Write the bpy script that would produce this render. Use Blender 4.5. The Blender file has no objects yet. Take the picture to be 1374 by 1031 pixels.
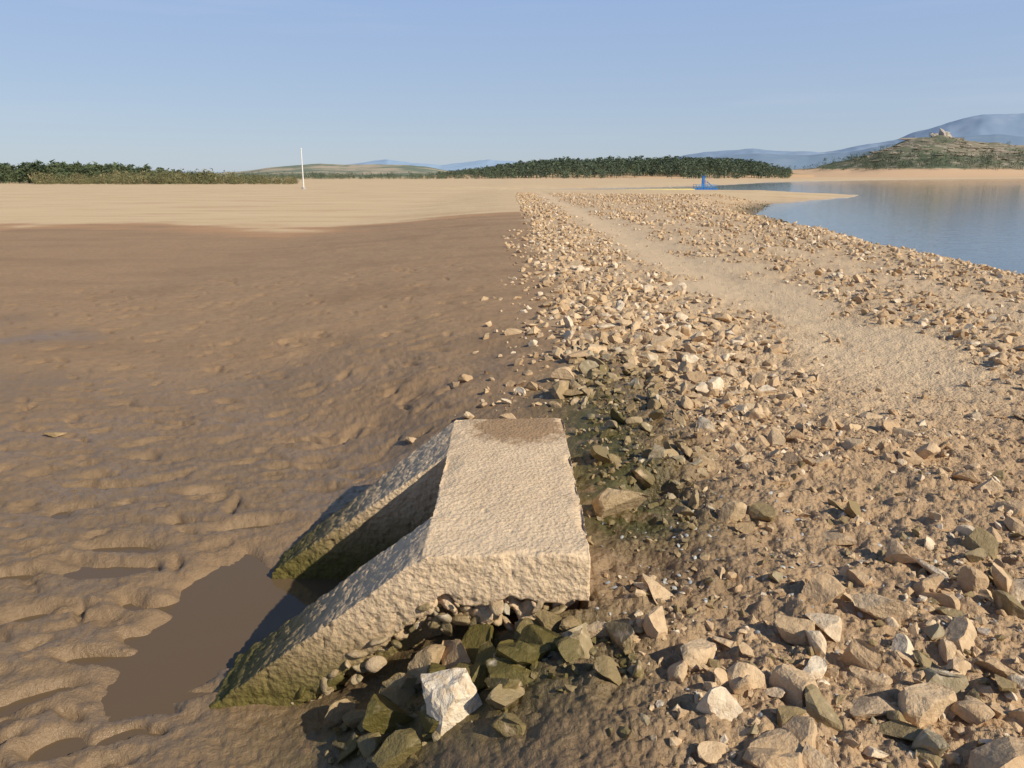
import bpy, bmesh, math, time
import numpy as np
from mathutils import Vector, Matrix
T0=time.time()
rng=np.random.default_rng(7)
scene=bpy.context.scene

# ------------------------------------------------------------------ noise
def _h(ix,iy,iz,seed):
    n=(ix*374761393+iy*668265263+iz*1103515245+seed*974634777)&0xffffffff
    n=((n^(n>>13))*1274126177)&0xffffffff
    n=((n^(n>>16))*60493)&0xffffffff
    n=n^(n>>15)
    return n/4294967296.0
def n2(x,y,seed=0):
    fx=np.floor(x);fy=np.floor(y);ix=fx.astype(np.int64);iy=fy.astype(np.int64)
    u=x-fx;v=y-fy;u=u*u*u*(u*(u*6-15)+10);v=v*v*v*(v*(v*6-15)+10)
    a=_h(ix,iy,0,seed);b=_h(ix+1,iy,0,seed);c=_h(ix,iy+1,0,seed);d=_h(ix+1,iy+1,0,seed)
    return (a*(1-u)+b*u)*(1-v)+(c*(1-u)+d*u)*v
def fbm2(x,y,oct=4,seed=0,gain=.5):
    s=0;a=1;t=0
    for i in range(oct):
        s=s+a*n2(x+13.7*i,y-7.3*i,seed+i);t+=a;a*=gain;x,y=(x*1.62-y*1.22),(x*1.22+y*1.62)
    return s/t
def n3(x,y,z,seed=0):
    fx=np.floor(x);fy=np.floor(y);fz=np.floor(z)
    ix=fx.astype(np.int64);iy=fy.astype(np.int64);iz=fz.astype(np.int64)
    u=x-fx;v=y-fy;w=z-fz;u=u*u*(3-2*u);v=v*v*(3-2*v);w=w*w*(3-2*w)
    r=0
    for dx,wx in((0,1-u),(1,u)):
        for dy,wy in((0,1-v),(1,v)):
            for dz,wz in((0,1-w),(1,w)):
                r=r+_h(ix+dx,iy+dy,iz+dz,seed)*wx*wy*wz
    return r
def ss(a,b,x):
    t=np.clip((x-a)/(b-a),0,1);return t*t*(3-2*t)
def gau(x,y,cx,cy,rx,ry,ang=0):
    c,s=math.cos(ang),math.sin(ang)
    dx=x-cx;dy=y-cy
    return np.exp(-(((dx*c+dy*s)/rx)**2+((-dx*s+dy*c)/ry)**2))

# ------------------------------------------------------------------ mesh helper
def make_mesh(name,V,F,smooth=True,attrs=None,mat=None):
    me=bpy.data.meshes.new(name)
    V=np.ascontiguousarray(V,dtype=np.float32);F=np.ascontiguousarray(F,dtype=np.int32)
    m,k=F.shape
    me.vertices.add(len(V));me.vertices.foreach_set('co',V.ravel())
    me.loops.add(m*k);me.loops.foreach_set('vertex_index',F.ravel())
    me.polygons.add(m);me.polygons.foreach_set('loop_start',np.arange(0,m*k,k,dtype=np.int32))
    try: me.polygons.foreach_set('loop_total',np.full(m,k,dtype=np.int32))
    except Exception: pass
    me.update(calc_edges=True)
    me.polygons.foreach_set('use_smooth',np.full(m,smooth,dtype=bool))
    for an,av in (attrs or {}).items():
        a=me.attributes.new(an,'FLOAT','POINT');a.data.foreach_set('value',np.ascontiguousarray(av,dtype=np.float32))
    me.validate()
    ob=bpy.data.objects.new(name,me);scene.collection.objects.link(ob)
    if mat: me.materials.append(mat)
    return ob

def ico(sub):
    bm=bmesh.new();bmesh.ops.create_icosphere(bm,subdivisions=sub,radius=1)
    V=np.array([v.co[:] for v in bm.verts]);F=np.array([[v.index for v in f.verts] for f in bm.faces]);bm.free()
    return V,F
ICO={s:ico(s) for s in (1,2,3,4)}
def rock_proto(r,sub,cuts=9,rough=.05,flat=(.55,.9),dr=(.26,.68)):
    V,F=ICO[sub];V=V.copy()
    for i in range(cuts):
        n=r.normal(size=3);n/=np.linalg.norm(n);d=r.uniform(*dr)
        q=V@n-d;V-=np.outer(np.maximum(q,0),n)
    V/=np.sqrt((V**2).sum(1)).mean()
    o=r.uniform(0,50)
    nn=n3(V[:,0]*2.5+o,V[:,1]*2.5,V[:,2]*2.5,3)-.5
    n4=n3(V[:,0]*7+o,V[:,1]*7,V[:,2]*7,5)-.5
    V*=(1+rough*2.0*nn+rough*1.3*n4)[:,None]
    V*=.88
    V*=np.array([r.uniform(1.0,1.4),r.uniform(.75,1.05),r.uniform(*flat)])
    return V,F
def rotmats(n,r,tilt=.5):
    a=r.uniform(0,2*np.pi,n);b=r.normal(0,tilt,n);c=r.normal(0,tilt,n)
    ca,sa=np.cos(a),np.sin(a);cb,sb=np.cos(b),np.sin(b);cc,sc=np.cos(c),np.sin(c)
    Z=np.zeros(n);O=np.ones(n)
    Rz=np.stack([ca,-sa,Z,sa,ca,Z,Z,Z,O],1).reshape(n,3,3)
    Rx=np.stack([O,Z,Z,Z,cb,-sb,Z,sb,cb],1).reshape(n,3,3)
    Ry=np.stack([cc,Z,sc,Z,O,Z,-sc,Z,cc],1).reshape(n,3,3)
    return Rz@Rx@Ry
def merge(protos,pos,scl,R,r,extra=None):
    n=len(pos);pick=r.integers(0,len(protos),n)
    if scl.ndim==1: scl=np.repeat(scl[:,None],3,1)
    Vs=[];Fs=[];at={k:[] for k in (extra or {})};at['tint']=[];off=0
    tint=r.uniform(0,1,n)
    for k,(V,F) in enumerate(protos):
        idx=np.nonzero(pick==k)[0]
        if len(idx)==0: continue
        W=np.einsum('nij,nvj->nvi',R[idx],V[None]*scl[idx][:,None,:])+pos[idx][:,None,:]
        nv=len(V)
        Vs.append(W.reshape(-1,3))
        Fs.append((F[None]+(np.arange(len(idx))*nv)[:,None,None]+off).reshape(-1,F.shape[1]))
        off+=nv*len(idx)
        at['tint'].append(np.repeat(tint[idx],nv))
        for e,ev in (extra or {}).items(): at[e].append(np.repeat(ev[idx],nv))
    return np.concatenate(Vs),np.concatenate(Fs),{k:np.concatenate(v) for k,v in at.items()}

# ------------------------------------------------------------------ material helper
class NT:
    def __init__(s,name):
        s.m=bpy.data.materials.new(name);s.m.use_nodes=True;s.t=s.m.node_tree
        s.b=s.t.nodes['Principled BSDF'];s.tc=s.n('ShaderNodeNewGeometry').outputs['Position']
    def n(s,typ,**kw):
        nd=s.t.nodes.new(typ)
        for k,v in kw.items(): setattr(nd,k,v)
        return nd
    def l(s,a,b): s.t.links.new(a,b)
    def val(s,sock,v):
        if hasattr(v,'is_output') : s.l(v,sock)
        else: sock.default_value=v
    def noise(s,scale,detail=4,rough=.55,vec=None,dist=0,stretch=None):
        v=vec or s.tc
        if stretch:
            mp=s.n('ShaderNodeMapping');mp.inputs['Scale'].default_value=stretch;s.l(v,mp.inputs['Vector']);v=mp.outputs[0]
        nd=s.n('ShaderNodeTexNoise');nd.inputs['Scale'].default_value=scale;nd.inputs['Detail'].default_value=detail
        nd.inputs['Roughness'].default_value=rough;nd.inputs['Distortion'].default_value=dist
        s.l(v,nd.inputs['Vector']);return nd.outputs['Fac']
    def voro(s,scale,feature='F1',out='Distance'):
        nd=s.n('ShaderNodeTexVoronoi',feature=feature);nd.inputs['Scale'].default_value=scale;s.l(s.tc,nd.inputs['Vector']);return nd.outputs[out]
    def attr(s,name):
        nd=s.n('ShaderNodeAttribute',attribute_name=name);return nd.outputs['Fac']
    def mix(s,f,a,b,mode='MIX'):
        nd=s.n('ShaderNodeMix',data_type='RGBA',blend_type=mode)
        s.val(nd.inputs[0],f)
        for sk,v in ((nd.inputs[6],a),(nd.inputs[7],b)):
            if hasattr(v,'is_output'): s.l(v,sk)
            else: sk.default_value=(*v,1)
        return nd.outputs[2]
    def math(s,op,a,b=0,c=None,clamp=False):
        nd=s.n('ShaderNodeMath',operation=op,use_clamp=clamp);s.val(nd.inputs[0],a);s.val(nd.inputs[1],b)
        if c is not None: s.val(nd.inputs[2],c)
        return nd.outputs[0]
    def ramp(s,f,lo,hi,a=0,b=1):
        nd=s.n('ShaderNodeMapRange',interpolation_type='SMOOTHSTEP');s.val(nd.inputs[0],f)
        nd.inputs[1].default_value=lo;nd.inputs[2].default_value=hi;nd.inputs[3].default_value=a;nd.inputs[4].default_value=b
        return nd.outputs[0]
    def sep(s,i): 
        nd=s.n('ShaderNodeSeparateXYZ');s.l(s.tc,nd.inputs[0]);return nd.outputs[i]
    def bump(s,h,dist,strength=1,prev=None):
        nd=s.n('ShaderNodeBump');nd.inputs['Strength'].default_value=strength;nd.inputs['Distance'].default_value=dist
        s.l(h,nd.inputs['Height'])
        if prev: s.l(prev,nd.inputs['Normal'])
        return nd.outputs[0]
    def fin(s,col=None,rough=None,nrm=None,spec=None,ior=None):
        if col is not None: 
            if hasattr(col,'is_output'): s.l(col,s.b.inputs['Base Color'])
            else: s.b.inputs['Base Color'].default_value=(*col,1)
        if rough is not None: s.val(s.b.inputs['Roughness'],rough)
        if nrm is not None: s.l(nrm,s.b.inputs['Normal'])
        if spec is not None: s.val(s.b.inputs['Specular IOR Level'],spec)
        if ior is not None: s.b.inputs['IOR'].default_value=ior
        return s.m

# ground
g=NT('ground_mat')
wet=g.attr('wet');dry=g.attr('dry');grav=g.attr('gravel');alg=g.attr('algae');trk=g.attr('track');soil=g.attr('soil')
big=g.noise(1.1,3,.6);mid=g.noise(9,4,.65);fine=g.noise(65,3,.65);vfine=g.noise(260,2,.6)
mud=g.mix(big,(.33,.205,.108),(.47,.305,.168))
mud=g.mix(g.ramp(mid,.35,.7,0,.5),mud,(.25,.152,.08))
mud=g.mix(g.ramp(g.noise(.45,3,.6,stretch=(.5,1.3,1)),.45,.7,0,.35),mud,(.23,.14,.075))
wetc=g.mix(mid,(.15,.098,.053),(.35,.235,.132))
mud=g.mix(wet,mud,wetc)
patch=g.noise(.35,4,.65,stretch=(.35,1.6,1))
dr=g.mix(g.noise(.12,4,.65,stretch=(.4,1.8,1)),(.60,.425,.235),(.78,.60,.37))
dr=g.mix(g.ramp(patch,.5,.66,0,.6),dr,(.54,.335,.175))
dmix=g.math('ADD',dry,g.math('MULTIPLY',g.math('SUBTRACT',patch,.5),.9))
col=g.mix(g.ramp(dmix,.15,.45),mud,(.47,.27,.135))
col=g.mix(g.ramp(dmix,.42,.72),col,dr)
gr=g.mix(mid,(.53,.36,.20),(.74,.54,.335))
peb=g.voro(38,out='Color')
pebs=g.n('ShaderNodeSeparateColor');g.l(peb,pebs.inputs[0])
gr=g.mix(g.ramp(pebs.outputs[0],.2,.9,0,.5),gr,(.78,.60,.40))
gr=g.mix(g.ramp(fine,.40,.60,.4,0),gr,(.32,.205,.11))
gr=g.mix(g.math('MULTIPLY',trk,.75),gr,g.mix(mid,(.68,.50,.31),(.80,.61,.40)))
gr=g.mix(g.math('MULTIPLY',soil,.75),gr,g.mix(mid,(.30,.185,.098),(.56,.375,.215)))
gr=g.mix(g.math('MULTIPLY',wet,.9),gr,g.mix(mid,(.12,.078,.04),(.27,.175,.09)))
col=g.mix(grav,col,gr)
col=g.mix(g.math('MULTIPLY',alg,g.ramp(mid,.28,.5)),col,(.080,.075,.02))
col=g.mix(g.ramp(vfine,.3,.7,.25,0),col,(.15,.10,.06))
rough=g.math('SUBTRACT',.85,g.math('MULTIPLY',wet,g.ramp(big,.38,.62,.35,.62)))
hv=g.voro(45)
b1=g.bump(mid,.022,.6)
b2=g.bump(fine,.008,.8,b1)
hh=g.math('MULTIPLY',g.math('SUBTRACT',1,hv),grav)
b3=g.bump(hh,.012,.7,b2)
b4=g.bump(vfine,.0025,.7,b3)
ground_mat=g.fin(col,rough,b4,.4)

def rock_mat(name,c0,c1,c2,moss_c=(.070,.066,.012),dirt=(.34,.215,.115),dk=.5):
    r=NT(name);t=r.attr('tint');ms=r.attr('moss')
    a=r.mix(t,c0,c1);a=r.mix(r.ramp(t,.78,.95,0,.85),a,c2)
    nn=r.noise(28,4,.65);n_=r.noise(140,3,.6)
    a=r.mix(r.ramp(nn,.38,.7,0,dk),a,dirt)
    a=r.mix(r.ramp(n_,.5,.72,0,.35),a,(.74,.59,.42))
    mm=r.math('MULTIPLY',ms,r.ramp(r.noise(14,2),.22,.42))
    mc=r.mix(nn,moss_c,(.17,.125,.04))
    a=r.mix(mm,a,mc)
    b=r.bump(nn,.014,.8);b=r.bump(n_,.004,.7,b)
    return r.fin(a,r.ramp(ms,0,1,.9,.6),b,.3)
rockm=rock_mat('limestone_rubble_mat',(.48,.325,.185),(.69,.515,.325),(.78,.66,.50))
whitem=rock_mat('pale_rock_mat',(.78,.66,.5),(.8,.69,.54),(.8,.68,.54),dirt=(.58,.41,.24),dk=.8)
agg=rock_mat('river_cobble_mat',(.52,.37,.23),(.64,.49,.33),(.55,.52,.43))

# concrete
c=NT('old_concrete_mat')
z=c.sep(2);x=c.sep(0)
nb=c.noise(2.2,4,.6);nm=c.noise(16,4,.65);nf=c.noise(110,3,.65);nv=c.noise(320,2,.6)
cc=c.mix(nb,(.66,.485,.31),(.79,.61,.415))
cc=c.mix(c.ramp(nm,.42,.72,0,.42),cc,(.56,.385,.225))
cc=c.mix(c.ramp(nf,.52,.68,0,.45),cc,(.47,.325,.20))
sx=c.math('MULTIPLY',c.math('SUBTRACT',x,.04),3.3);sy=c.math('MULTIPLY',c.math('SUBTRACT',c.sep(1),4.14),3.0)
dd=c.math('SQRT',c.math('ADD',c.math('MULTIPLY',sx,sx),c.math('MULTIPLY',sy,sy)))
dd=c.math('ADD',dd,c.math('MULTIPLY',c.math('SUBTRACT',nm,.5),1.3))
cc=c.mix(c.math('MULTIPLY',c.ramp(dd,.6,1.05,.9,0),c.ramp(z,.15,.2)),cc,(.33,.205,.11))
zz=c.math('ADD',z,c.math('MULTIPLY',c.math('SUBTRACT',nm,.5),.26))
cc=c.mix(c.ramp(zz,-.3,.14,.75,0),cc,(.32,.215,.105))
cc=c.mix(c.ramp(zz,-.44,-.06,.93,0),cc,(.125,.105,.024))
vo=c.voro(55)
bb=c.bump(nm,.008,.6);bb=c.bump(vo,.010,.5,bb);bb=c.bump(nf,.006,.9,bb);bb=c.bump(nv,.002,.7,bb)
conc=c.fin(cc,.9,bb,.25)

def water(name,col,rough,sc,bd,stretch):
    w=NT(name)
    n=w.noise(sc,3,.6,stretch=stretch);n2_=w.noise(sc*5,2,.5,stretch=stretch)
    b=w.bump(n,bd,.6);b=w.bump(n2_,bd*.25,.5,b)
    return w.fin(col,rough,b,.5,1.33)
lake_mat=water('lake_water_mat',(.045,.066,.080),.03,1.1,.022,(1,1.6,1))
pud_mat=water('puddle_water_mat',(.14,.094,.053),.03,4,.0012,(1,1,1))

# ------------------------------------------------------------------ terrain
LAKE=np.array([(12,-60),(11.8,5),(12.5,18.7),(13.3,32),(15.8,53),(23,70),(40,93),(47,103),(44,110),(37,116),(15,122),(0,126),(-6,131),
 (-2,140),(16,156),(40,185),(64,225),(107,318),(250,490),(600,860),(900,900),(1500,400),(1500,-60)],float)
def lake_sd(x,y):
    d=np.full(x.shape,1e9);ins=np.zeros(x.shape,bool)
    n=len(LAKE)
    for i in range(n):
        ax,ay=LAKE[i];bx,by=LAKE[(i+1)%n];ex,ey=bx-ax,by-ay
        t=np.clip(((x-ax)*ex+(y-ay)*ey)/(ex*ex+ey*ey),0,1)
        d=np.minimum(d,np.hypot(x-ax-t*ex,y-ay-t*ey))
        cond=((ay>y)!=(by>y))&(x<(bx-ax)*(y-ay)/((by-ay) if by!=ay else 1e-9)+ax)
        ins^=cond
    return np.where(ins,-d,d)
MUD=-.45
def edges(y):
    k=ss(2.8,5.2,y);k2=ss(4.5,14,y)
    return -.95-.45*k-6.5*k2, .35+.45*k+.2*k2
def base(x,y,fine=True):
    xa,xb=edges(y)
    w=(fbm2(x*.7,y*.7,3,11)-.5)
    wx=x+w*np.where(y>5,1.0,.25)
    p=ss(0,1,(wx-xa)/(xb-xa))
    road=.03+.06*(fbm2(x*.5,y*.35,3,21)-.5)*ss(1,3,x)-.05*np.exp(-((x-3.3)/.6)**2)
    z=MUD*(1-p)+road*p
    r=np.hypot(x,y)
    z=np.where(r>60,z+(MUD-z)*ss(60,110,r)*.6,z)
    sd=lake_sd(x,y)+ (fbm2(x*.35,y*.35,3,31)-.5)*1.6*np.clip(r/20,.5,2)
    z=np.minimum(z,-.9+np.where(sd>0,sd*np.where(r>70,.05,.24),sd*.2))
    z=np.maximum(z,-4)
    return z,p,sd
def trackf(x,y):
    nz=fbm2(x*1.1,y*.8,4,71)
    c_=3.4-.012*np.clip(y-6,0,60)
    a=np.exp(-((x-c_+(nz-.5)*2.0)/.74)**4)*ss(4.2,6.5,y+(nz-.5)*2)
    b=np.exp(-((x-c_-2.6+(nz-.5))/.35)**2)*.5*ss(6,9,y)
    return np.clip(a+b,0,1)
def masks(x,y):
    wv=(fbm2(x*1.3,y*1.3,4,41)-.5)
    grav=ss(0.15,.75,x+wv*1.1-.15*ss(4,8,y)) 
    grav=np.where(y<2.7,ss(-.5,.5,x+wv*.8),grav)
    r=np.hypot(x,y)
    grav=grav*(1-ss(60,90,r))
    dl=y+ (fbm2(x*.12,y*.12,3,43)-.5)*12-x*-.10+(fbm2(x*.5,y*.5,4,44)-.5)*6
    dry=ss(22,42,dl)
    wet=(1-ss(3.2,10.0,y+(fbm2(x*.8,y*.8,3,45)-.5)*6+ (x+2)*.5))*(1-ss(-.3,.9,x))
    wetband=np.exp(-((x-.66-.05*(y-3))/.42)**2)*ss(2.3,2.9,y)*(1-ss(6.0,9,y))
    wetfront=(1-ss(.2,1.1,x+wv))*(1-ss(2.6,2.9,y))
    wet=np.clip(np.maximum(np.maximum(wet,wetband*.95),wetfront*.9),0,1)
    return grav,dry,wet
prints=[(-1.84,2.97,.15,.04,0,.09),(-1.49,3.05,.19,.42,-.2,.11),(-1.47,3.62,.19,.28,.1,.10),(-1.18,3.3,.22,.3,0,.1),(-2.2,3.76,.24,.08,.1,.065),(-2.7,3.68,.15,.05,.3,.075),
 (-1.98,2.70,.15,.045,.6,.085),(-1.72,2.42,.09,.06,.6,.085),(-2.25,4.02,.2,.05,0,.06),(-2.75,4.9,.22,.05,0,.06),(-2.05,4.8,.16,.05,.2,.06),
 (-1.6,4.3,.2,.05,.3,.06),(-2.35,3.3,.1,.05,.5,.07),(-2.1,2.5,.12,.045,.7,.07),(-2.5,3.0,.1,.05,.3,.07),(-1.9,3.42,.09,.05,-.4,.06)]
for i in range(760):
    y_=rng.uniform(2.0,15);x_=rng.uniform(-.8*y_-1,-1.3 if y_<4.5 else -.5)
    a_=rng.normal(.1,.6);L=rng.uniform(.05,.13);prints.append((x_,y_,L,L*rng.uniform(.28,.5),a_,rng.uniform(.014,.045)))
def height(x,y):
    z,p,sd=base(x,y)
    r=np.hypot(x,y)
    grav,dry,wet=masks(x,y)
    nearf=1-ss(20,45,r)
    m=np.clip((1-p),0,1);m=np.where(y>5,np.maximum(m,1-grav),m)
    lum=fbm2(x*3.2+.8*fbm2(x*2,y*2,2,51),y*5.0,5,50,.55)-.5
    lum2=np.abs(fbm2(x*2.1,y*4.2,4,53)-.5)
    z=z+m*nearf*(lum*.040-.035*lum2*ss(2,4,r)+.008)*(1-.35*ss(4,9,y))
    gb=fbm2(x*14,y*14,4,60,.62)-.5;gb2=fbm2(x*3.5,y*3.5,4,61)-.5
    tk=trackf(x,y)
    z=z+grav*nearf*(gb*.065*(1-ss(8,25,r))*(1-.7*tk)+gb2*.09*(1-.6*tk))
    tinyl=fbm2(x*20,y*24,4,63,.6)-.5
    z=z+nearf*(1-ss(6,12,r))*tinyl*.026
    sel=np.nonzero((y>1.5)&(y<16)&(x<.2)&(x>-14))[0]
    xs=x[sel];ys=y[sel];acc=np.zeros(len(sel))
    order=np.argsort(ys);ys_s=ys[order]
    for (cx,cy,rx,ry,a,d) in prints:
        R=2.2*max(rx,ry);i0=np.searchsorted(ys_s,cy-R);i1=np.searchsorted(ys_s,cy+R)
        ii=order[i0:i1]
        ii=ii[np.abs(xs[ii]-cx)<R*1.3]
        gq=gau(xs[ii],ys[ii],cx,cy,rx,ry,a)
        g2=gau(xs[ii],ys[ii],cx,cy+.3*ry,rx*1.45,ry*1.6,a)
        acc[ii]+=-d*1.25*np.minimum(gq*1.4,1)+.45*min(d,.04)*g2
    z[sel]+=acc
    z-= .20*np.exp(-((((x-.74)/.12)**2+((y-3.76)/.085)**2)**1.5))
    z+= .05*gau(x,y,.74,3.97,.2,.09)
    ch=ss(-1.75,-1.35,x)*(1-ss(.15,.25,x))*ss(2.93,3.0,y)*(1-ss(3.66,3.74,y))
    z=z*(1-ch)+ch*np.minimum(z,-.62)
    und=ss(-.36,-.30,x)*(1-ss(.26,.30,x))*ss(2.6,2.68,y)*(1-ss(4.22,4.30,y))
    z=z*(1-und)+und*np.minimum(z,-.12)
    z-= .06*gau(x,y,-.05,2.5,.3,.12)
    return z,grav,dry,wet,p,sd

fa=np.linspace(-42,42,840);ca1=np.linspace(-180,-42,110)[:-1];ca2=np.linspace(42,180,110)[1:-1]
ang=np.radians(np.concatenate([ca1,fa,ca2]))
rs=[.25,.5,.75,.95];r_=.95
while r_<14000:
    k=.0047 if r_<7 else min(.05,.0047*(r_/7)**.9)
    r_*=1+k;rs.append(r_)
rs=np.array(rs);na=len(ang);nr=len(rs)
A,R=np.meshgrid(ang,rs);X=(R*np.sin(A)).ravel();Y=(R*np.cos(A)).ravel()
Z,grav,dry,wet,pp,sd=height(X,Y)
X=np.append(X,0);Y=np.append(Y,0)
z0=float(Z[:na].mean());Z=np.append(Z,z0);grav=np.append(grav,.5);dry=np.append(dry,0);wet=np.append(wet,.3);sd=np.append(sd,5)
i=np.arange(nr-1)[:,None]*na;j=np.arange(na)[None];j2=(j+1)%na
F=np.stack([i+j,i+j2,i+na+j2,i+na+j],-1).reshape(-1,4)[:,::-1]
cI=nr*na
jj=np.arange(0,na-1,2);cap=np.stack([np.full(len(jj),cI),jj,jj+1,(jj+2)%na],-1)
F=np.concatenate([F,cap[:,::-1]]) 
Rr=np.hypot(X,Y)
alg=np.clip(gau(X,Y,-.2,2.35,.6,.4)+1.1*np.exp(-((X-.55)/.35)**2)*ss(2.9,3.3,Y)*(1-ss(4.5,7,Y))+.6*np.exp(-((sd)/.8)**2)*(Rr<70),0,1)
wet=np.maximum(wet,np.exp(-(np.maximum(sd,0)/np.clip(Rr*.02,.6,6))**2)*.9)
soilA=(1-ss(3.6,6.5,Y+(fbm2(X*.8,Y*.8,3,47)-.5)*3))
ground=make_mesh('ground',np.stack([X,Y,Z],1),F,True,dict(wet=wet,dry=dry,gravel=grav,algae=alg,track=trackf(X,Y),soil=soilA),ground_mat)
if ground.data.polygons[len(F)//2].normal.z<0: ground.data.flip_normals()
print('terrain',len(X),time.time()-T0)
def gz(x,y): return height(x,y)[0]

def sheet(name,pts,z,mat):
    me=bpy.data.meshes.new(name);me.from_pydata([(a,b,z) for a,b in pts],[],[list(range(len(pts)))]);me.materials.append(mat)
    ob=bpy.data.objects.new(name,me);scene.collection.objects.link(ob);return ob
sheet('lake_water',[(6,-70),(2500,-70),(2500,1500),(-30,1500),(-30,122),(6,100)],-.9,lake_mat)
sheet('puddle_water',[(-4.5,1.9),(-.05,1.9),(-.05,5.6),(-4.5,5.6)],-.490,pud_mat)

# ------------------------------------------------------------------ concrete culvert headwall
def prism(bm,prof,y0,y1):
    n=len(prof)
    y0=y0 if isinstance(y0,(list,tuple)) else [y0]*n
    y1=y1 if isinstance(y1,(list,tuple)) else [y1]*n
    a=[bm.verts.new((p[0],y0[k],p[1])) for k,p in enumerate(prof)]
    b=[bm.verts.new((p[0],y1[k],p[1])) for k,p in enumerate(prof)]
    fs=[bm.faces.new(a),bm.faces.new(b[::-1])]
    for k in range(n): fs.append(bm.faces.new((a[k],b[k],b[(k+1)%n],a[(k+1)%n])))
    bmesh.ops.recalc_face_normals(bm,faces=fs)
bm=bmesh.new()
prism(bm,[(-.335,.22),(.297,.225),(.297,.0),(-.30,.05)],2.62,4.30)
prism(bm,[(.27,.1),(-.26,.1),(-1.14,-.55),(-1.14,-1.0),(.27,-1.0)],2.77,2.955)
prism(bm,[(-.15,.219),(-.335,.219),(-1.21,-.455),(-1.23,-.60),(-1.10,-.66),(-.38,-.05),(-.15,.06)],2.622,2.965)
prism(bm,[(-.15,.218),(-.335,.218),(-1.29,-.455),(-1.31,-1.0),(.29,-1.0),(.29,.2)],3.70,[4.29,4.28,3.95,3.95,4.28,4.28])
prism(bm,[(.12,.1),(.28,.1),(.28,-1),(.12,-1)],2.85,4.2)
r2=np.random.default_rng(3)
def ball(x,y,z,r,sq=.85):
    V,F=ICO[2];a=r2.uniform(.8,1.25)
    vs=[bm.verts.new((x+r*v[0]*a,y+r*v[1]*.8,z+r*v[2]*sq)) for v in V]
    for f in F: bm.faces.new([vs[k] for k in f])
for k in range(150):
    x_=r2.uniform(-.34,.27);zt=.03+.02*math.sin(x_*9);rr_=r2.uniform(.008,.024);ball(x_,2.630+rr_*.4,zt+abs(r2.normal(0,.035)),rr_)
for k in range(230):
    t=r2.uniform(0,1);x_=-.30-.85*t;zb=.22-.74*t-.2;rr_=r2.uniform(.008,.026);ball(x_,2.630+rr_*.4,zb+abs(r2.normal(0,.035)),rr_)
for k in range(110):
    t=r2.uniform(0,1);x_=.25-1.35*t;zb=(.01 if x_>-.33 else .01+(x_+.33)*.77)-.0;ball(x_,2.66+r2.uniform(0,.08),zb-.03-r2.uniform(0,.05),r2.uniform(.018,.045))
me=bpy.data.meshes.new('c0');bm.to_mesh(me);bm.free()
tmp=bpy.data.objects.new('c0',me);scene.collection.objects.link(tmp)
md=tmp.modifiers.new('r','REMESH');md.mode='VOXEL';md.voxel_size=.007;md.use_smooth_shade=True
dg=bpy.context.evaluated_depsgraph_get();ev=tmp.evaluated_get(dg);em=ev.to_mesh()
nv=len(em.vertices);V=np.empty(nv*3,np.float32);em.vertices.foreach_get('co',V);V=V.reshape(-1,3).astype(float)
N=np.empty(nv*3,np.float32);em.vertices.foreach_get('normal',N);N=N.reshape(-1,3).astype(float)
nf=len(em.polygons);FQ=np.empty(nf*4,np.int32);em.loops.foreach_get('vertex_index',FQ)
FQ=FQ.reshape(-1,4)
ev.to_mesh_clear();bpy.data.objects.remove(tmp)
def N3(s,seed): return n3(V[:,0]*s,V[:,1]*s,V[:,2]*s,seed)-.5
top=ss(.5,.9,N[:,2])*ss(.17,.2,V[:,2])
rf=1-.6*top
disp=(.010*N3(5,1)+.005*N3(17,2))+(.005*N3(42,3))*rf+.0055*N3(85,9)*rf
slope=np.clip((.18-V[:,2])/.3,0,1)
disp+=slope*(.005*N3(24,4)+.007*N3(60,5))
onslope=ss(.4,.7,N[:,2])*slope
disp+=onslope*.0028*np.sin((V[:,0]*.8-V[:,2]*.6)*120+5*N3(9,14)*2)
pit=N3(34,6);disp-=.014*np.clip(pit-.24,0,1)*4*(.35+.5*slope)
V+=N*disp[:,None]
er=np.exp(-((V[:,0]+.33)/.05)**2)*top
V[:,2]-=er*.035*np.clip(n3(V[:,0]*5,V[:,1]*9,V[:,2]*0,15)-.35,0,1)
fe=np.exp(-((V[:,1]-2.62)/.02)**2)*ss(.15,.21,V[:,2])
V[:,1]+=fe*.04*np.clip(n3(V[:,0]*14,V[:,1]*0,V[:,2]*6,18)-.42,0,1)
V[:,2]-=fe*.035*np.clip(n3(V[:,0]*14,V[:,1]*0,V[:,2]*0,18)-.42,0,1)
re=np.exp(-((V[:,0]-.297)/.02)**2)*top
V[:,2]-=re*.04*np.clip(n3(V[:,0]*0,V[:,1]*8,V[:,2]*0,19)-.45,0,1)
low=(1-ss(.02,.09,V[:,2]))*(V[:,0]>-.36)*(V[:,1]<2.74)
V[:,2]+=low*(.075*(n3(V[:,0]*11,V[:,1]*3,V[:,2]*0,16)-.35)+.03*(n3(V[:,0]*30,V[:,1]*9,V[:,2]*0,17)-.5))
parent=bpy.data.objects.new('concrete_culvert_headwall',None);scene.collection.objects.link(parent)
cv=make_mesh('headwall_deck_and_wing_walls',V,FQ,True,None,conc);cv.parent=parent
protosR=[ (lambda Vv,Ff:(Vv*np.array([1.1,.8,.7]),Ff))(*rock_proto(np.random.default_rng(100+k),3,4,.03,dr=(.5,.8))) for k in range(4)]
P=[];S=[]
for k in range(110):
    t=r2.uniform(0,1)**.9;x_=.2-1.25*t;zb=(-.03 if x_>-.33 else -.03+(x_+.33)*.77)
    P.append((x_,2.655+r2.uniform(-.035,.03),zb-r2.uniform(-.05,.08)));S.append(r2.uniform(.010,.042))
P=np.array(P);S=np.array(S)
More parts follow.
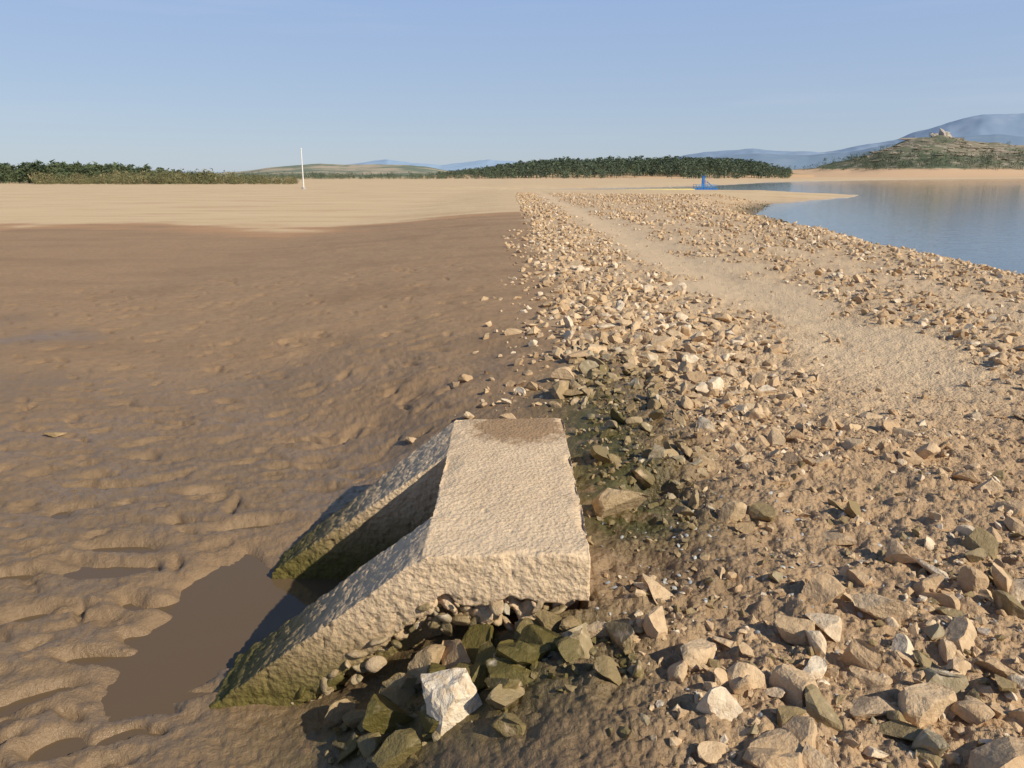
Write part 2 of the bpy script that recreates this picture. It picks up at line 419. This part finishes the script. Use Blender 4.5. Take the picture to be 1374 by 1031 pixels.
Vm,Fm,at=merge(protosR,P,S,rotmats(len(P),r2,.6),r2,dict(moss=np.clip(r2.uniform(0,.8,len(P))-P[:,2]*.9,0,1)))
o=make_mesh('exposed_cobbles',Vm,Fm,True,at,agg);o.parent=parent
print('culvert',nv,time.time()-T0)

# ------------------------------------------------------------------ rubble
def inculv(x,y,m=.03):
    deck=(x>-.36-m)&(x<.30+m)&(y>2.60-m)&(y<4.30+m)
    wing=(x<=-.33)&(x>-1.8)&(y>2.60-m)&(y<4.05)
    hole=np.hypot((x-.74)/.13,(y-3.76)/.10)<1
    return deck|wing|hole
def dens(x,y):
    nz=fbm2(x*1.1,y*.8,4,71)
    pat=ss(.36,.60,nz)
    pat2=ss(.42,.58,fbm2(x*2.6,y*2.6,3,73))
    edge=ss(.25,.6,x)
    far=ss(4.0,5.0,y)
    bank=edge*(1-ss(1.9,2.7,x+(nz-.5)*1.5))
    track=trackf(x,y)
    right=ss(3.9,4.6,x)*(.35+.65*pat)
    mid=ss(1.9,2.7,x)*(1-ss(3.9,4.6,x))*(.25+.5*pat)
    f=np.clip(bank*(.65+.35*pat2)+right*.75+mid,0,1)*(1-.92*track)
    n_=edge*(.25+.75*pat*pat2)
    n_=np.maximum(n_,ss(.35,.75,x)*(1-ss(2.45,2.95,y+(nz-.5)*1.2))*(.55+.45*pat2))
    n_=n_*(1-.9*gau(x,y,.72,3.05,.40,.40))*(1-.8*gau(x,y,1.75,3.7,.8,.33,.1))*(1-.6*gau(x,y,1.2,2.95,.35,.2))
    n_=np.maximum(n_,1.0*ss(-.75,-.3,x)*(1-ss(.4,.6,x))*(1-ss(2.45,2.6,y))*ss(2.0,2.3,y))
    d=n_*(1-far)+f*far
    left=(x<.35)&(y>4.4)
    return np.where(left,.10*ss(-.8,.3,x)*(1-ss(8,14,y))+.25*ss(-.3,.35,x)*ss(5,6,y),d)
def scatter(y0,y1,xl,xr,per_m2,rmin,rmax,power,r,floor=0):
    n=int((y1-y0)*(xr-xl)*per_m2)
    x=r.uniform(xl,xr,n);y=r.uniform(y0,y1,n)
    dn=dens(x,y)
    if floor: dn=np.maximum(dn,floor*ss(.2,.6,x)*(1-.4*trackf(x,y)))
    k=(r.uniform(0,1,n)<dn)&(~inculv(x,y))&(x<y*.78+.8)
    k&=lake_sd(x,y)>-.5
    x=x[k];y=y[k];n=len(x)
    s=rmin+(rmax-rmin)*r.uniform(0,1,n)**power
    s*=1-.6*trackf(x,y)
    return x,y,s
def moss_of(x,y,r):
    m=1.0*(x<.42)*(y<2.75)*(x>-1.2)*r.uniform(.55,1,len(x))
    band=np.exp(-((x-.62-.05*(y-3))/.42)**2)*ss(2.7,3.1,y)*(1-ss(5.5,8,y))
    sh=np.exp(-(lake_sd(x,y)/.7)**2)*.8
    low=.65*(r.uniform(0,1,len(x))<.22)*(y<4)
    return np.clip(np.maximum(np.maximum(np.maximum(m,band*r.uniform(.5,1,len(x))),sh),low),0,1)
def rubble(name,specs,sub,nprot,seed,sink=.2,mat=rockm,cuts=9):
    r=np.random.default_rng(seed)
    xs,ys,sc=[np.concatenate(q) for q in zip(*[scatter(*sp[:8],r,*sp[8:]) for sp in specs])]
    z=gz(xs,ys)+sc*sink
    pr=[rock_proto(np.random.default_rng(seed*10+k),sub,cuts,flat=(.45,.9)) for k in range(nprot)]
    Vm,Fm,at=merge(pr,np.stack([xs,ys,z],1),sc,rotmats(len(xs),r,.5),r,dict(moss=moss_of(xs,ys,r)))
    print(name,len(xs),len(Fm),time.time()-T0)
    return make_mesh(name,Vm,Fm,False,at,mat)
rubble('limestone_rubble',[(1.25,3.2,-.8,3.2,135,.022,.080,2.3),(3.2,6,-.6,5.5,70,.022,.075,2.0)],3,18,5)
rubble('gravel',[(1.25,3.2,-.8,3.2,1000,.004,.024,2.0,.25),(3.2,6,-.6,5.5,560,.006,.026,1.8,.22)],1,10,6,.2)
rubble('causeway_rubble',[(5.5,12,-1,11,100,.014,.058,1.9,.10),(5.3,12,.3,2.4,36,.04,.09,1.5),(5.3,14,4,11,8,.04,.08,1.3)],2,16,8)
rubble('far_causeway_rubble',[(12,24,-.5,13.2,62,.02,.085,1.8,.08)],1,12,18)
rubble('distant_causeway_rubble',[(24,75,.3,24,14,.04,.11,1.5,.08)],1,8,9)

items=[(.56,3.46,.092,547,.35,(1.25,.95,1.0),.2),(-.31,2.53,.085,512,.35,(1,.9,1.1),1.),(-.20,2.52,.075,513,.2,(1,.9,1.1),2.),(-.40,2.50,.07,514,.6,(1.2,.8,.9),.3),
 (-.66,2.46,.055,515,.45,(1.1,.9,.9),.8),(-.9,2.2,.065,516,.6,(1.3,1,.7),.5),(.30,2.45,.055,517,.1,(1,1,1),.2),(.52,2.42,.065,518,0,(1,1,1.1),.9),
 (.06,2.52,.07,519,.9,(1.2,1,.9),.5),(-.08,2.45,.085,520,1,(1.1,1,.8),1.4),(.12,2.38,.07,521,1,(1,1,.8),2.4),(-.42,2.3,.085,522,1,(1.2,.9,.8),.2),(-.02,2.2,.06,523,.9,(1,1,1),2.2),
 (-.12,2.56,.08,541,1,(1.2,1,.9),.1),(.02,2.34,.085,542,1,(1.2,1,.8),1.1),(-.28,2.38,.08,543,1,(1.1,1,.9),2.1),(-.36,2.08,.07,544,.9,(1.2,1,.8),.6),(-.02,2.02,.06,545,.8,(1,1,.8),.6),(.16,2.54,.06,546,.7,(1,1,.8),.6),
 (-.55,2.40,.06,548,.7,(1.2,1,.8),.6),(.20,2.27,.05,549,.9,(1,1,.8),1.6),(-.12,2.30,.06,550,1,(1,1,.8),1.6),(.62,2.28,.07,551,0,(1.1,1,.9),1.),(1.0,2.38,.075,552,.1,(1.2,1,.9),2.),
 (1.25,1.98,.085,524,0,(1.2,1,.8),.3),(.9,2.05,.075,525,0,(1.2,1,.8),.9),(1.18,2.62,.08,526,0,(1.2,1,.8),1.8),(1.35,2.5,.075,527,0,(1.1,1,.9),2.5),(.42,5.95,.075,528,0,(1,1,.9),.3),
 (-.02,5.2,.05,529,0,(1.3,1,.6),.3),(-.42,6.4,.075,530,0,(1.1,1,.8),.3),(-.62,4.9,.055,531,0,(1,1,.8),1.3),(-.75,5.4,.045,532,0,(1.3,1,.7),2.3),(-3.75,5.95,.06,533,.5,(1.4,.8,.5),.2),
 (.22,7.9,.075,534,0,(1,1,.8),.3),(.0,8.0,.07,535,0,(1,1,.8),.3),(.62,6.6,.09,536,0,(1,1,.9),.3),(.75,6.9,.1,537,0,(1,1,.9),1.3),(1.05,6.4,.08,538,0,(1,1,.9),1.3),(1.35,1.75,.08,539,0,(1.2,1,.8),1.),(.72,1.75,.06,540,0,(1,1,.8),0.2)]
def stones(name,items,mat,dz=.35,cuts=10):
    Vs=[];Fs=[];off=0;tn=[];ms=[]
    for (x_,y_,s_,sd_,mo,sc_,ro) in items:
        V,F=rock_proto(np.random.default_rng(sd_),4,cuts,.05,(.8,.95));Rm=np.array([[math.cos(ro),-math.sin(ro),0],[math.sin(ro),math.cos(ro),0],[0,0,1]])
        V=(V*np.array(sc_))@Rm.T*s_+np.array([x_,y_,float(gz(np.array([x_]),np.array([y_]))[0])+s_*dz])
        Vs.append(V);Fs.append(F+off);off+=len(V);tn.append(np.full(len(V),(sd_*37%10)/12));ms.append(np.full(len(V),mo))
    return make_mesh(name,np.concatenate(Vs),np.concatenate(Fs),False,dict(tint=np.concatenate(tn),moss=np.concatenate(ms)),mat)
stones('loose_boulders',items,rockm)
V,F=ICO[4];V=V.copy();V=V/np.max(np.abs(V),axis=1)[:,None]
for n_,d_ in (((.7,-.3,.65),.92),((-.6,-.5,.6),.86),((.2,.8,.5),.9),((-.8,.2,-.3),.86),((.6,-.75,-.1),.98),((-.1,-.6,.8),.95),((.9,.1,.3),.80),((-.3,.1,.95),.84),((-.9,-.4,.1),.88),((.15,-.97,.1),.80)):
    n_=np.array(n_)/np.linalg.norm(n_);q=V@n_-d_;V-=np.outer(np.maximum(q,0),n_)
V*=(1+.10*(n3(V[:,0]*2.3,V[:,1]*2.3,V[:,2]*2.3,71)-.5)+.08*(n3(V[:,0]*7,V[:,1]*7,V[:,2]*7,72)-.5)+.05*(n3(V[:,0]*16,V[:,1]*16,V[:,2]*16,73)-.5))[:,None]
V*=np.array([.100,.09,.108]);a=.35;ca_,sa_=math.cos(a),math.sin(a);V=V@np.array([[ca_,-sa_,0],[sa_,ca_,0],[0,0,1]]).T
b=.12;V=V@np.array([[math.cos(b),0,math.sin(b)],[0,1,0],[-math.sin(b),0,math.cos(b)]]).T
zz=float(gz(np.array([-.20]),np.array([2.2]))[0])
make_mesh('white_rock',V+np.array([-.20,2.2,zz+.05]),F,False,dict(tint=np.full(len(V),.4),moss=np.clip((-.03-V[:,2])*14,0,.9)),whitem)

s=NT('shell_mat');sh_mat=s.fin(s.mix(s.attr('tint'),(.30,.33,.36),(.55,.52,.46)),.5,None,.3)
u=np.linspace(0,2*np.pi,9)[:-1]
Vp=np.array([(0,0,.3)]+[(math.cos(a)*.55,math.sin(a)*.38,.22) for a in u]+[(math.cos(a),math.sin(a)*.68,0) for a in u])
Ft=[(0,1+k,1+(k+1)%8) for k in range(8)]
for k in range(8): Ft+= [(1+k,9+k,9+(k+1)%8),(1+k,9+(k+1)%8,1+(k+1)%8)]
r=np.random.default_rng(77);n=260
x_=np.concatenate([r.normal(.75,.5,n//2),r.uniform(.3,2,n//4)]);y_=np.concatenate([r.normal(2.75,.35,n//2),r.uniform(2,3.6,n//4)])
k=~inculv(x_,y_,.02)&(y_>1.4)&(x_>-.2);x_=x_[k];y_=y_[k]
z_=gz(x_,y_)
Vm,Fm,at=merge([(Vp,np.array(Ft))],np.stack([x_,y_,z_+.004],1),r.uniform(.005,.014,len(x_)),rotmats(len(x_),r,.4),r)
make_mesh('mussel_shells',Vm,Fm,True,at,sh_mat)

# ------------------------------------------------------------------ distant hills
def hillfn(ridge,Y0,Yr,Y1,amp,fs,seed,zb=-1.5):
    rb=np.array([a for a,_ in ridge]);rv=np.array([b for _,b in ridge])
    def f(b,Yv):
        zr=1.6+Yr*np.interp(b,rb,rv)
        sl=np.where(Yv<Yr,ss(0,1,(Yv-Y0)/(Yr-Y0)),1-.8*ss(0,1,(Yv-Yr)/(Y1-Yr)))
        X_=b*Yv
        nn=fbm2(X_*fs,Yv*fs,5,seed)-.5
        edge=np.clip((zr-zb)/(Yr*.01),0,1)
        return zb+(zr-zb)*sl+amp*nn*sl*edge
    return f
def hill(name,ridge,Y0,Yr,Y1,mat,amp=8,fs=.02,seed=1,nb=420,ny=60,zb=-1.5):
    f=hillfn(ridge,Y0,Yr,Y1,amp,fs,seed,zb)
    b=np.linspace(ridge[0][0],ridge[-1][0],nb);Yv=np.concatenate([np.linspace(Y0,Yr,ny),np.linspace(Yr,Y1,12)[1:]])
    B,YY=np.meshgrid(b,Yv);Zv=f(B.ravel(),YY.ravel());Bx=(B*YY).ravel()
    i=np.arange(len(Yv)-1)[:,None]*nb;j=np.arange(nb-1)[None]
    F=np.stack([i+j,i+j+1,i+nb+j+1,i+nb+j],-1).reshape(-1,4)
    make_mesh(name,np.stack([Bx,YY.ravel(),Zv],1),F,True,None,mat);return f
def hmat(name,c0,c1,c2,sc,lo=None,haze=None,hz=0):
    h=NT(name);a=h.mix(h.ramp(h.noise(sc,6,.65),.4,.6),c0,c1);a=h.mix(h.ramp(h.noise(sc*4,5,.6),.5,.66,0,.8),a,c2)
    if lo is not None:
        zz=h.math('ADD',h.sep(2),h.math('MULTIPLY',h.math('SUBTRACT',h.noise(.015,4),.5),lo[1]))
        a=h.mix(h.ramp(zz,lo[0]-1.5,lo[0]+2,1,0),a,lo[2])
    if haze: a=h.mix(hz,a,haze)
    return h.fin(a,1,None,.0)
HZ=(.32,.40,.50)  # aerial haze tint, mixed into the base colour of the nearer hills
m_far=hmat('far_mountain_haze_mat',(.235,.32,.45),(.255,.34,.465),(.275,.35,.465),.0006)  # blue is aerial haze baked into the base colour
m_far2=hmat('farthest_mountain_haze_mat',(.30,.41,.56),(.31,.42,.565),(.32,.42,.565),.0006)  # palest blue: thickest haze painted into the colour
m_mid=hmat('near_mountain_haze_mat',(.185,.26,.365),(.205,.28,.375),(.225,.29,.375),.0012)  # foothills: thinner distance haze, also baked into the colour
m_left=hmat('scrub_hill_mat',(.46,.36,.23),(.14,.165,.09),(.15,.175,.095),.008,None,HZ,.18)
m_for=hmat('forest_floor_mat',(.07,.085,.035),(.10,.11,.05),(.06,.08,.03),.03,(3,3,(.60,.41,.25)))
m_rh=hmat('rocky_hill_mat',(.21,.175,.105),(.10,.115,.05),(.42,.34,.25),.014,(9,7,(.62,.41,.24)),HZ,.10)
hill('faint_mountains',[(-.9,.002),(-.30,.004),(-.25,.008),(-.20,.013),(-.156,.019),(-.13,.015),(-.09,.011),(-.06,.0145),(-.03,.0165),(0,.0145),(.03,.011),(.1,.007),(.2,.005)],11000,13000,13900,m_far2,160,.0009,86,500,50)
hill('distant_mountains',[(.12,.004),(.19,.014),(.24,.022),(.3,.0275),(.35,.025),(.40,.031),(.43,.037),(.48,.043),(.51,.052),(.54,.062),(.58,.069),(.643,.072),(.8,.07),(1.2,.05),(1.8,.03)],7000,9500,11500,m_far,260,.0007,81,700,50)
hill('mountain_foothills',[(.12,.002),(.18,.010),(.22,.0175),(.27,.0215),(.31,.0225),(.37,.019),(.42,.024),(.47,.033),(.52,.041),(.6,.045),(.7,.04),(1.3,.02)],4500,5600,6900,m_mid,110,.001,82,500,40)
hill('scrub_hill',[(-.40,.001),(-.34,.004),(-.30,.0095),(-.27,.0120),(-.24,.0135),(-.21,.0122),(-.17,.0128),(-.135,.0120),(-.11,.0100),(-.085,.006),(-.05,.0)],1100,1800,2300,m_left,10,.006,83,260,50)
f_for=hill('forest_hill',[(-.115,-.001),(-.09,.0),(-.03,.003),(.012,.0055),(.068,.0095),(.13,.0105),(.2,.0125),(.256,.011),(.30,.0085),(.331,.005),(.38,.0)],455,750,1000,m_for,6,.012,84)
f_rh=hill('rocky_hill',[(.30,.0),(.33,.004),(.38,.010),(.424,.020),(.455,.030),(.462,.034),(.49,.041),(.52,.0465),(.534,.0475),(.55,.0455),(.602,.036),(.643,.028),(.72,.018),(.9,.010),(1.3,.006),(1.6,.0)],800,1150,1600,m_rh,20,.014,85)

# ------------------------------------------------------------------ tree masses
def tree_proto(r,kind,nl):
    V=[];F=[]
    for k in range(4):
        a=k*math.pi/2;V.append((.022*math.cos(a),.022*math.sin(a),0))
    for k in range(4):
        a=k*math.pi/2;V.append((.006*math.cos(a),.006*math.sin(a),.85))
    for k in range(4):
        F.append((k,(k+1)%4,4+(k+1)%4));F.append((k,4+(k+1)%4,4+k))
    nc=14 if kind=='pine' else 12
    cl=[]
    for q in range(nc):
        if kind=='pine':
            h=r.uniform(.22,.97);w=.27*(1-h)**.65+.03
        else:
            h=r.uniform(.15,.9);w=.55*math.sqrt(max(.02,1-((h-.45)/.55)**2))
        a=r.uniform(0,6.28);d=w*r.uniform(.3,1);cl.append((d*math.cos(a),d*math.sin(a),h,w*.45+.04))
    for q in range(nl):
        c_=cl[r.integers(0,nc)];p=np.array(c_[:3])+r.normal(size=3)*c_[3]*np.array([.6,.6,.4])
        p[2]=max(p[2],.03)
        s_=r.uniform(.03,.065);t=[p+r.normal(size=3)*s_ for _ in range(3)]
        b_=len(V);V+= [tuple(v) for v in t];F.append((b_,b_+1,b_+2))
    return np.array(V),np.array(F)
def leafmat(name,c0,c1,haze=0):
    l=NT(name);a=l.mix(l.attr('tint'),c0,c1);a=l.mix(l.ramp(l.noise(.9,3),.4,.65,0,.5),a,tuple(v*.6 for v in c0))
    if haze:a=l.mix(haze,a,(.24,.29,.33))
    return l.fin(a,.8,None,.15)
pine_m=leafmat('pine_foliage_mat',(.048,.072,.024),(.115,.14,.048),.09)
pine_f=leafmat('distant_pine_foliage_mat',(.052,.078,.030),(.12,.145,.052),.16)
bush_m=leafmat('scrub_foliage_mat',(.12,.13,.048),(.26,.21,.095),.07)
def trees(name,x,y,z,h,mat,kind,nl,seed,wid=1.0):
    r=np.random.default_rng(seed);pr=[tree_proto(np.random.default_rng(seed+k),kind,nl) for k in range(7)]
    sc=np.stack([h*wid,h*wid,h],1)
    Vm,Fm,at=merge(pr,np.stack([x,y,z],1),sc,rotmats(len(x),r,.02),r)
    print(name,len(x),len(Fm))
    return make_mesh(name,Vm,Fm,False,at,mat)
r=np.random.default_rng(55)
n=1300;yy=r.uniform(205,300,n);b=r.uniform(-.95,-.37,n);xx=b*yy
gr_=fbm2(xx*.05,yy*.05,3,92)
hh=(4.5+.012*(yy-205))*r.uniform(.6,1.12,n)*(1-.5*ss(-.52,-.38,b))*(.8+.5*gr_)
trees('pine_tree_belt',xx,yy,gz(xx,yy)-.05,hh,pine_m,'pine',130,600,1.3)
n=560;yy=r.uniform(185,225,n);b=r.uniform(-.60,-.27,n);xx=b*yy;hh=r.uniform(.8,2.9,n)*(1-.45*ss(-.36,-.28,b))*(.5+fbm2(xx*.15,yy*.15,2,93))
trees('lakeside_scrub',xx,yy,gz(xx,yy)-.05,hh,bush_m,'bush',120,620,1.1)
n=420;yy=r.uniform(420,620,n);b=r.uniform(-.34,-.085,n);xx=b*yy;hh=r.uniform(1.5,4.6,n)
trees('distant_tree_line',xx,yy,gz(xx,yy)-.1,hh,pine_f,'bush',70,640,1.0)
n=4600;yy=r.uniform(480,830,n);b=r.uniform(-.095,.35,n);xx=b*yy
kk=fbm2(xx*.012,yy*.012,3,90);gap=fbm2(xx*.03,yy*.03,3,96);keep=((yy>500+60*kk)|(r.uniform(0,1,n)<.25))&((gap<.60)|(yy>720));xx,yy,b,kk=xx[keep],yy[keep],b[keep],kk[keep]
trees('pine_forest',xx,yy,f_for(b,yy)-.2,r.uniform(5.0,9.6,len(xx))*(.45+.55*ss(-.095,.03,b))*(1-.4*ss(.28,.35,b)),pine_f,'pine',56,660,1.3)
n=2300;yy=r.uniform(870,1130,n);b=r.uniform(.31,.78,n);xx=b*yy;zz=f_rh(b,yy)
q=fbm2(xx*.02,yy*.02,3,91);keep=(zz>7)&(((zz<24)&(q>.40))|(r.uniform(0,1,n)<.10));xx,yy,b,zz=xx[keep],yy[keep],b[keep],zz[keep]
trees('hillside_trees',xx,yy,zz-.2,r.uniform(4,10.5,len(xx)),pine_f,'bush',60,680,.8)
V_,F_=[],[];off=0
for k,(dx,hh_,w_) in enumerate([(-8,7,5.0),(-1,13,5.2),(5,10,4.5),(9,5,5),(-13,4,5)]):
    V,F=rock_proto(np.random.default_rng(900+k),3,12,.08);V=V*np.array([w_,w_,hh_]);bx=.534;yv=1140.
    zc=float(f_rh(np.array([bx+dx/1140]),np.array([yv]))[0]);V=V+np.array([bx*yv+dx,yv,zc+.5]);V_.append(V);F_.append(F+off);off+=len(V)
cm=NT('crag_mat');cmat=cm.fin(cm.mix(cm.noise(.5,5),(.38,.33,.28),(.58,.52,.45)),.95,None,.1)
make_mesh('summit_crag',np.concatenate(V_),np.concatenate(F_),False,None,cmat)
V_,F_=[],[];off=0;r=np.random.default_rng(12)
for k in range(110):
    b_=r.uniform(.43,.70);yv=r.uniform(960,1135);zc=float(f_rh(np.array([b_]),np.array([yv]))[0])
    if zc<16: continue
    V,F=rock_proto(r,2,12,.08);V=V*np.array([r.uniform(5,13),4,r.uniform(1.5,3.5)])+np.array([b_*yv,yv,zc]);V_.append(V);F_.append(F+off);off+=len(V)
cm2=NT('outcrop_mat');cmat2=cm2.fin(cm2.mix(cm2.noise(.4,5),(.22,.18,.13),(.42,.36,.29)),.95,None,.1)
make_mesh('rock_outcrops',np.concatenate(V_),np.concatenate(F_),False,None,cmat2)

# ------------------------------------------------------------------ small man-made things
def simple(name,col,rough=.5):
    q=NT(name);a=q.mix(q.ramp(q.noise(3,4),.4,.7,0,.25),col,tuple(v*.6 for v in col));return q.fin(a,rough)
white_p=simple('white_paint_mat',(.8,.8,.78));blue_p=simple('blue_plastic_mat',(.05,.23,.60),.4);blue_l=simple('light_blue_plastic_mat',(.14,.38,.68),.4);yel=simple('yellow_float_mat',(.76,.62,.24),.5);grey=simple('galvanised_steel_mat',(.4,.4,.4),.4)
def empty(name):
    e=bpy.data.objects.new(name,None);scene.collection.objects.link(e);return e
def bobj(name,parent,build,mat,bevel=0):
    bm=bmesh.new();build(bm)
    if bevel: bmesh.ops.bevel(bm,geom=list(bm.edges),offset=bevel,segments=2,affect='EDGES')
    me=bpy.data.meshes.new(name);bm.to_mesh(me);bm.free();me.materials.append(mat)
    o=bpy.data.objects.new(name,me);scene.collection.objects.link(o);o.parent=parent;return o
def box(bm,x,y,z,sx,sy,sz): bmesh.ops.create_cube(bm,size=1,matrix=Matrix.Translation((x,y,z))@Matrix.Diagonal((sx,sy,sz,1)))
def cyl(bm,x,y,z0,z1,r0,r1=None,seg=12): bmesh.ops.create_cone(bm,cap_ends=True,segments=seg,radius1=r0,radius2=r1 if r1 is not None else r0,depth=z1-z0,matrix=Matrix.Translation((x,y,(z0+z1)/2)))
mx,my=-32.6,124.;mz=float(gz(np.array([mx]),np.array([my]))[0])
e=empty('white_mast')
bobj('pole',e,lambda bm:cyl(bm,mx,my,mz+.25,mz+5.9,.10,.07),white_p)
bobj('footing',e,lambda bm:cyl(bm,mx,my,mz-.1,mz+.25,.35,.3),grey)
bobj('finial',e,lambda bm:bmesh.ops.create_uvsphere(bm,u_segments=12,v_segments=8,radius=.12,matrix=Matrix.Translation((mx,my,mz+6.0))),white_p)
e=empty('floating_jetty');jx,jy=33.6,138.;wz=-.9
def floats(bm):
    for i in range(8):
        for j in range(4): box(bm,jx-1.75+i*.5,jy-.75+j*.5,wz+.18,.47,.47,.42)
bobj('float_cubes',e,floats,blue_p,.04)
def rails(bm):
    for i in range(8):
        for yq in (-.95,.95): cyl(bm,jx-1.8+i*.52,jy+yq,wz+.35,wz+.95,.03)
    for yq in (-.95,.95):
        for zq in (.65,.95): box(bm,jx,jy+yq,wz+zq,3.7,.04,.05)
bobj('railing',e,rails,blue_l)
def tower(bm):
    box(bm,jx-.35,jy,wz+1.35,.42,.4,1.9);box(bm,jx-.35,jy,wz+2.38,.62,.6,.14)
    for dx in(-.32,.32): box(bm,jx-.35+dx,jy-.3,wz+1.1,.06,.06,1.4)
    for k in range(5): box(bm,jx+.25,jy,wz+.55+.25*k,.5,.25,.05)
bobj('ladder_tower',e,tower,blue_p,.02)
bobj('slide_chute',e,lambda bm:bmesh.ops.create_cube(bm,size=1,matrix=Matrix.Translation((jx+.95,jy,wz+.95))@Matrix.Rotation(math.radians(38),4,'Y')@Matrix.Diagonal((1.5,.5,.08,1))),blue_l)
e=empty('floating_boom')
def boom(bm):
    n=60
    for i in range(n):
        t=i/(n-1);x_=14.8+t*(31.4-14.8);y_=128.5+t*8+.4*math.sin(t*7)
        bmesh.ops.create_cone(bm,cap_ends=True,segments=10,radius1=.18,radius2=.18,depth=.30,matrix=Matrix.Translation((x_,y_,wz+.1))@Matrix.Rotation(math.radians(90),4,'Y'))
bobj('boom_floats',e,boom,yel)
bobj('boom_walkway',e,lambda bm:[box(bm,23+k*1.25,133.6+k*.55,wz+.18,1.2,.9,.26) for k in range(7)],yel,.02)

# ------------------------------------------------------------------ sun, sky, camera
EL=math.radians(35);AZ=math.radians(124)
d=Vector((math.sin(AZ)*math.cos(EL),math.cos(AZ)*math.cos(EL),math.sin(EL)))
sl=bpy.data.lights.new('sun','SUN');sl.energy=5.0;sl.angle=math.radians(.5);sl.color=(1,.91,.74)
so=bpy.data.objects.new('sun',sl);scene.collection.objects.link(so);so.rotation_euler=d.to_track_quat('Z','Y').to_euler();so.location=(20,-20,30)
w=bpy.data.worlds.new('World');scene.world=w;w.use_nodes=True;nt=w.node_tree
bg=nt.nodes['Background'];sky=nt.nodes.new('ShaderNodeTexSky');sky.sky_type='NISHITA';sky.sun_disc=False
sky.sun_elevation=EL;sky.sun_rotation=AZ;sky.altitude=900;sky.air_density=1.0;sky.dust_density=.8;sky.ozone_density=1.5
# hazy summer air: pale blue veil near the horizon, deep blue overhead
tc=nt.nodes.new('ShaderNodeTexCoord');sp=nt.nodes.new('ShaderNodeSeparateXYZ');nt.links.new(tc.outputs['Generated'],sp.inputs[0])
cr=nt.nodes.new('ShaderNodeValToRGB');nt.links.new(sp.outputs[2],cr.inputs[0])
cr.color_ramp.elements[0].position=0;cr.color_ramp.elements[0].color=(.46,.55,.66,1)
cr.color_ramp.elements[1].position=.7;cr.color_ramp.elements[1].color=(.085,.15,.30,1)
e1=cr.color_ramp.elements.new(.20);e1.color=(.35,.49,.77,1)
e2=cr.color_ramp.elements.new(.38);e2.color=(.16,.25,.46,1)
sc10=nt.nodes.new('ShaderNodeVectorMath');sc10.operation='SCALE';sc10.inputs['Scale'].default_value=10;nt.links.new(cr.outputs[0],sc10.inputs[0])
m0=nt.nodes.new('ShaderNodeMix');m0.data_type='RGBA';m0.inputs[0].default_value=.78;nt.links.new(sky.outputs[0],m0.inputs[6]);nt.links.new(sc10.outputs[0],m0.inputs[7])
mp=nt.nodes.new('ShaderNodeMapping');mp.inputs['Scale'].default_value=(1.2,1.2,16)
nz=nt.nodes.new('ShaderNodeTexNoise');nz.inputs['Scale'].default_value=2.2;nz.inputs['Detail'].default_value=7
nt.links.new(tc.outputs['Generated'],mp.inputs[0]);nt.links.new(mp.outputs[0],nz.inputs['Vector'])
mr=nt.nodes.new('ShaderNodeMapRange');mr.inputs[1].default_value=.55;mr.inputs[2].default_value=.85;mr.inputs[3].default_value=0;mr.inputs[4].default_value=.3
nt.links.new(nz.outputs['Fac'],mr.inputs[0])
mx_=nt.nodes.new('ShaderNodeMix');mx_.data_type='RGBA';nt.links.new(mr.outputs[0],mx_.inputs[0]);nt.links.new(m0.outputs[2],mx_.inputs[6]);mx_.inputs[7].default_value=(5.6,6.3,7.4,1)
nt.links.new(mx_.outputs[2],bg.inputs[0]);bg.inputs[1].default_value=.1
cam=bpy.data.cameras.new('camera');co=bpy.data.objects.new('camera',cam);scene.collection.objects.link(co)
cam.sensor_width=36;cam.lens=26.99;cam.clip_end=40000;cam.clip_start=.05
co.location=(0,0,1.6);co.rotation_euler=(math.radians(90-15.2),0,0);scene.camera=co
scene.view_settings.view_transform='Standard';scene.view_settings.look='None';scene.view_settings.exposure=0
print('done',time.time()-T0)
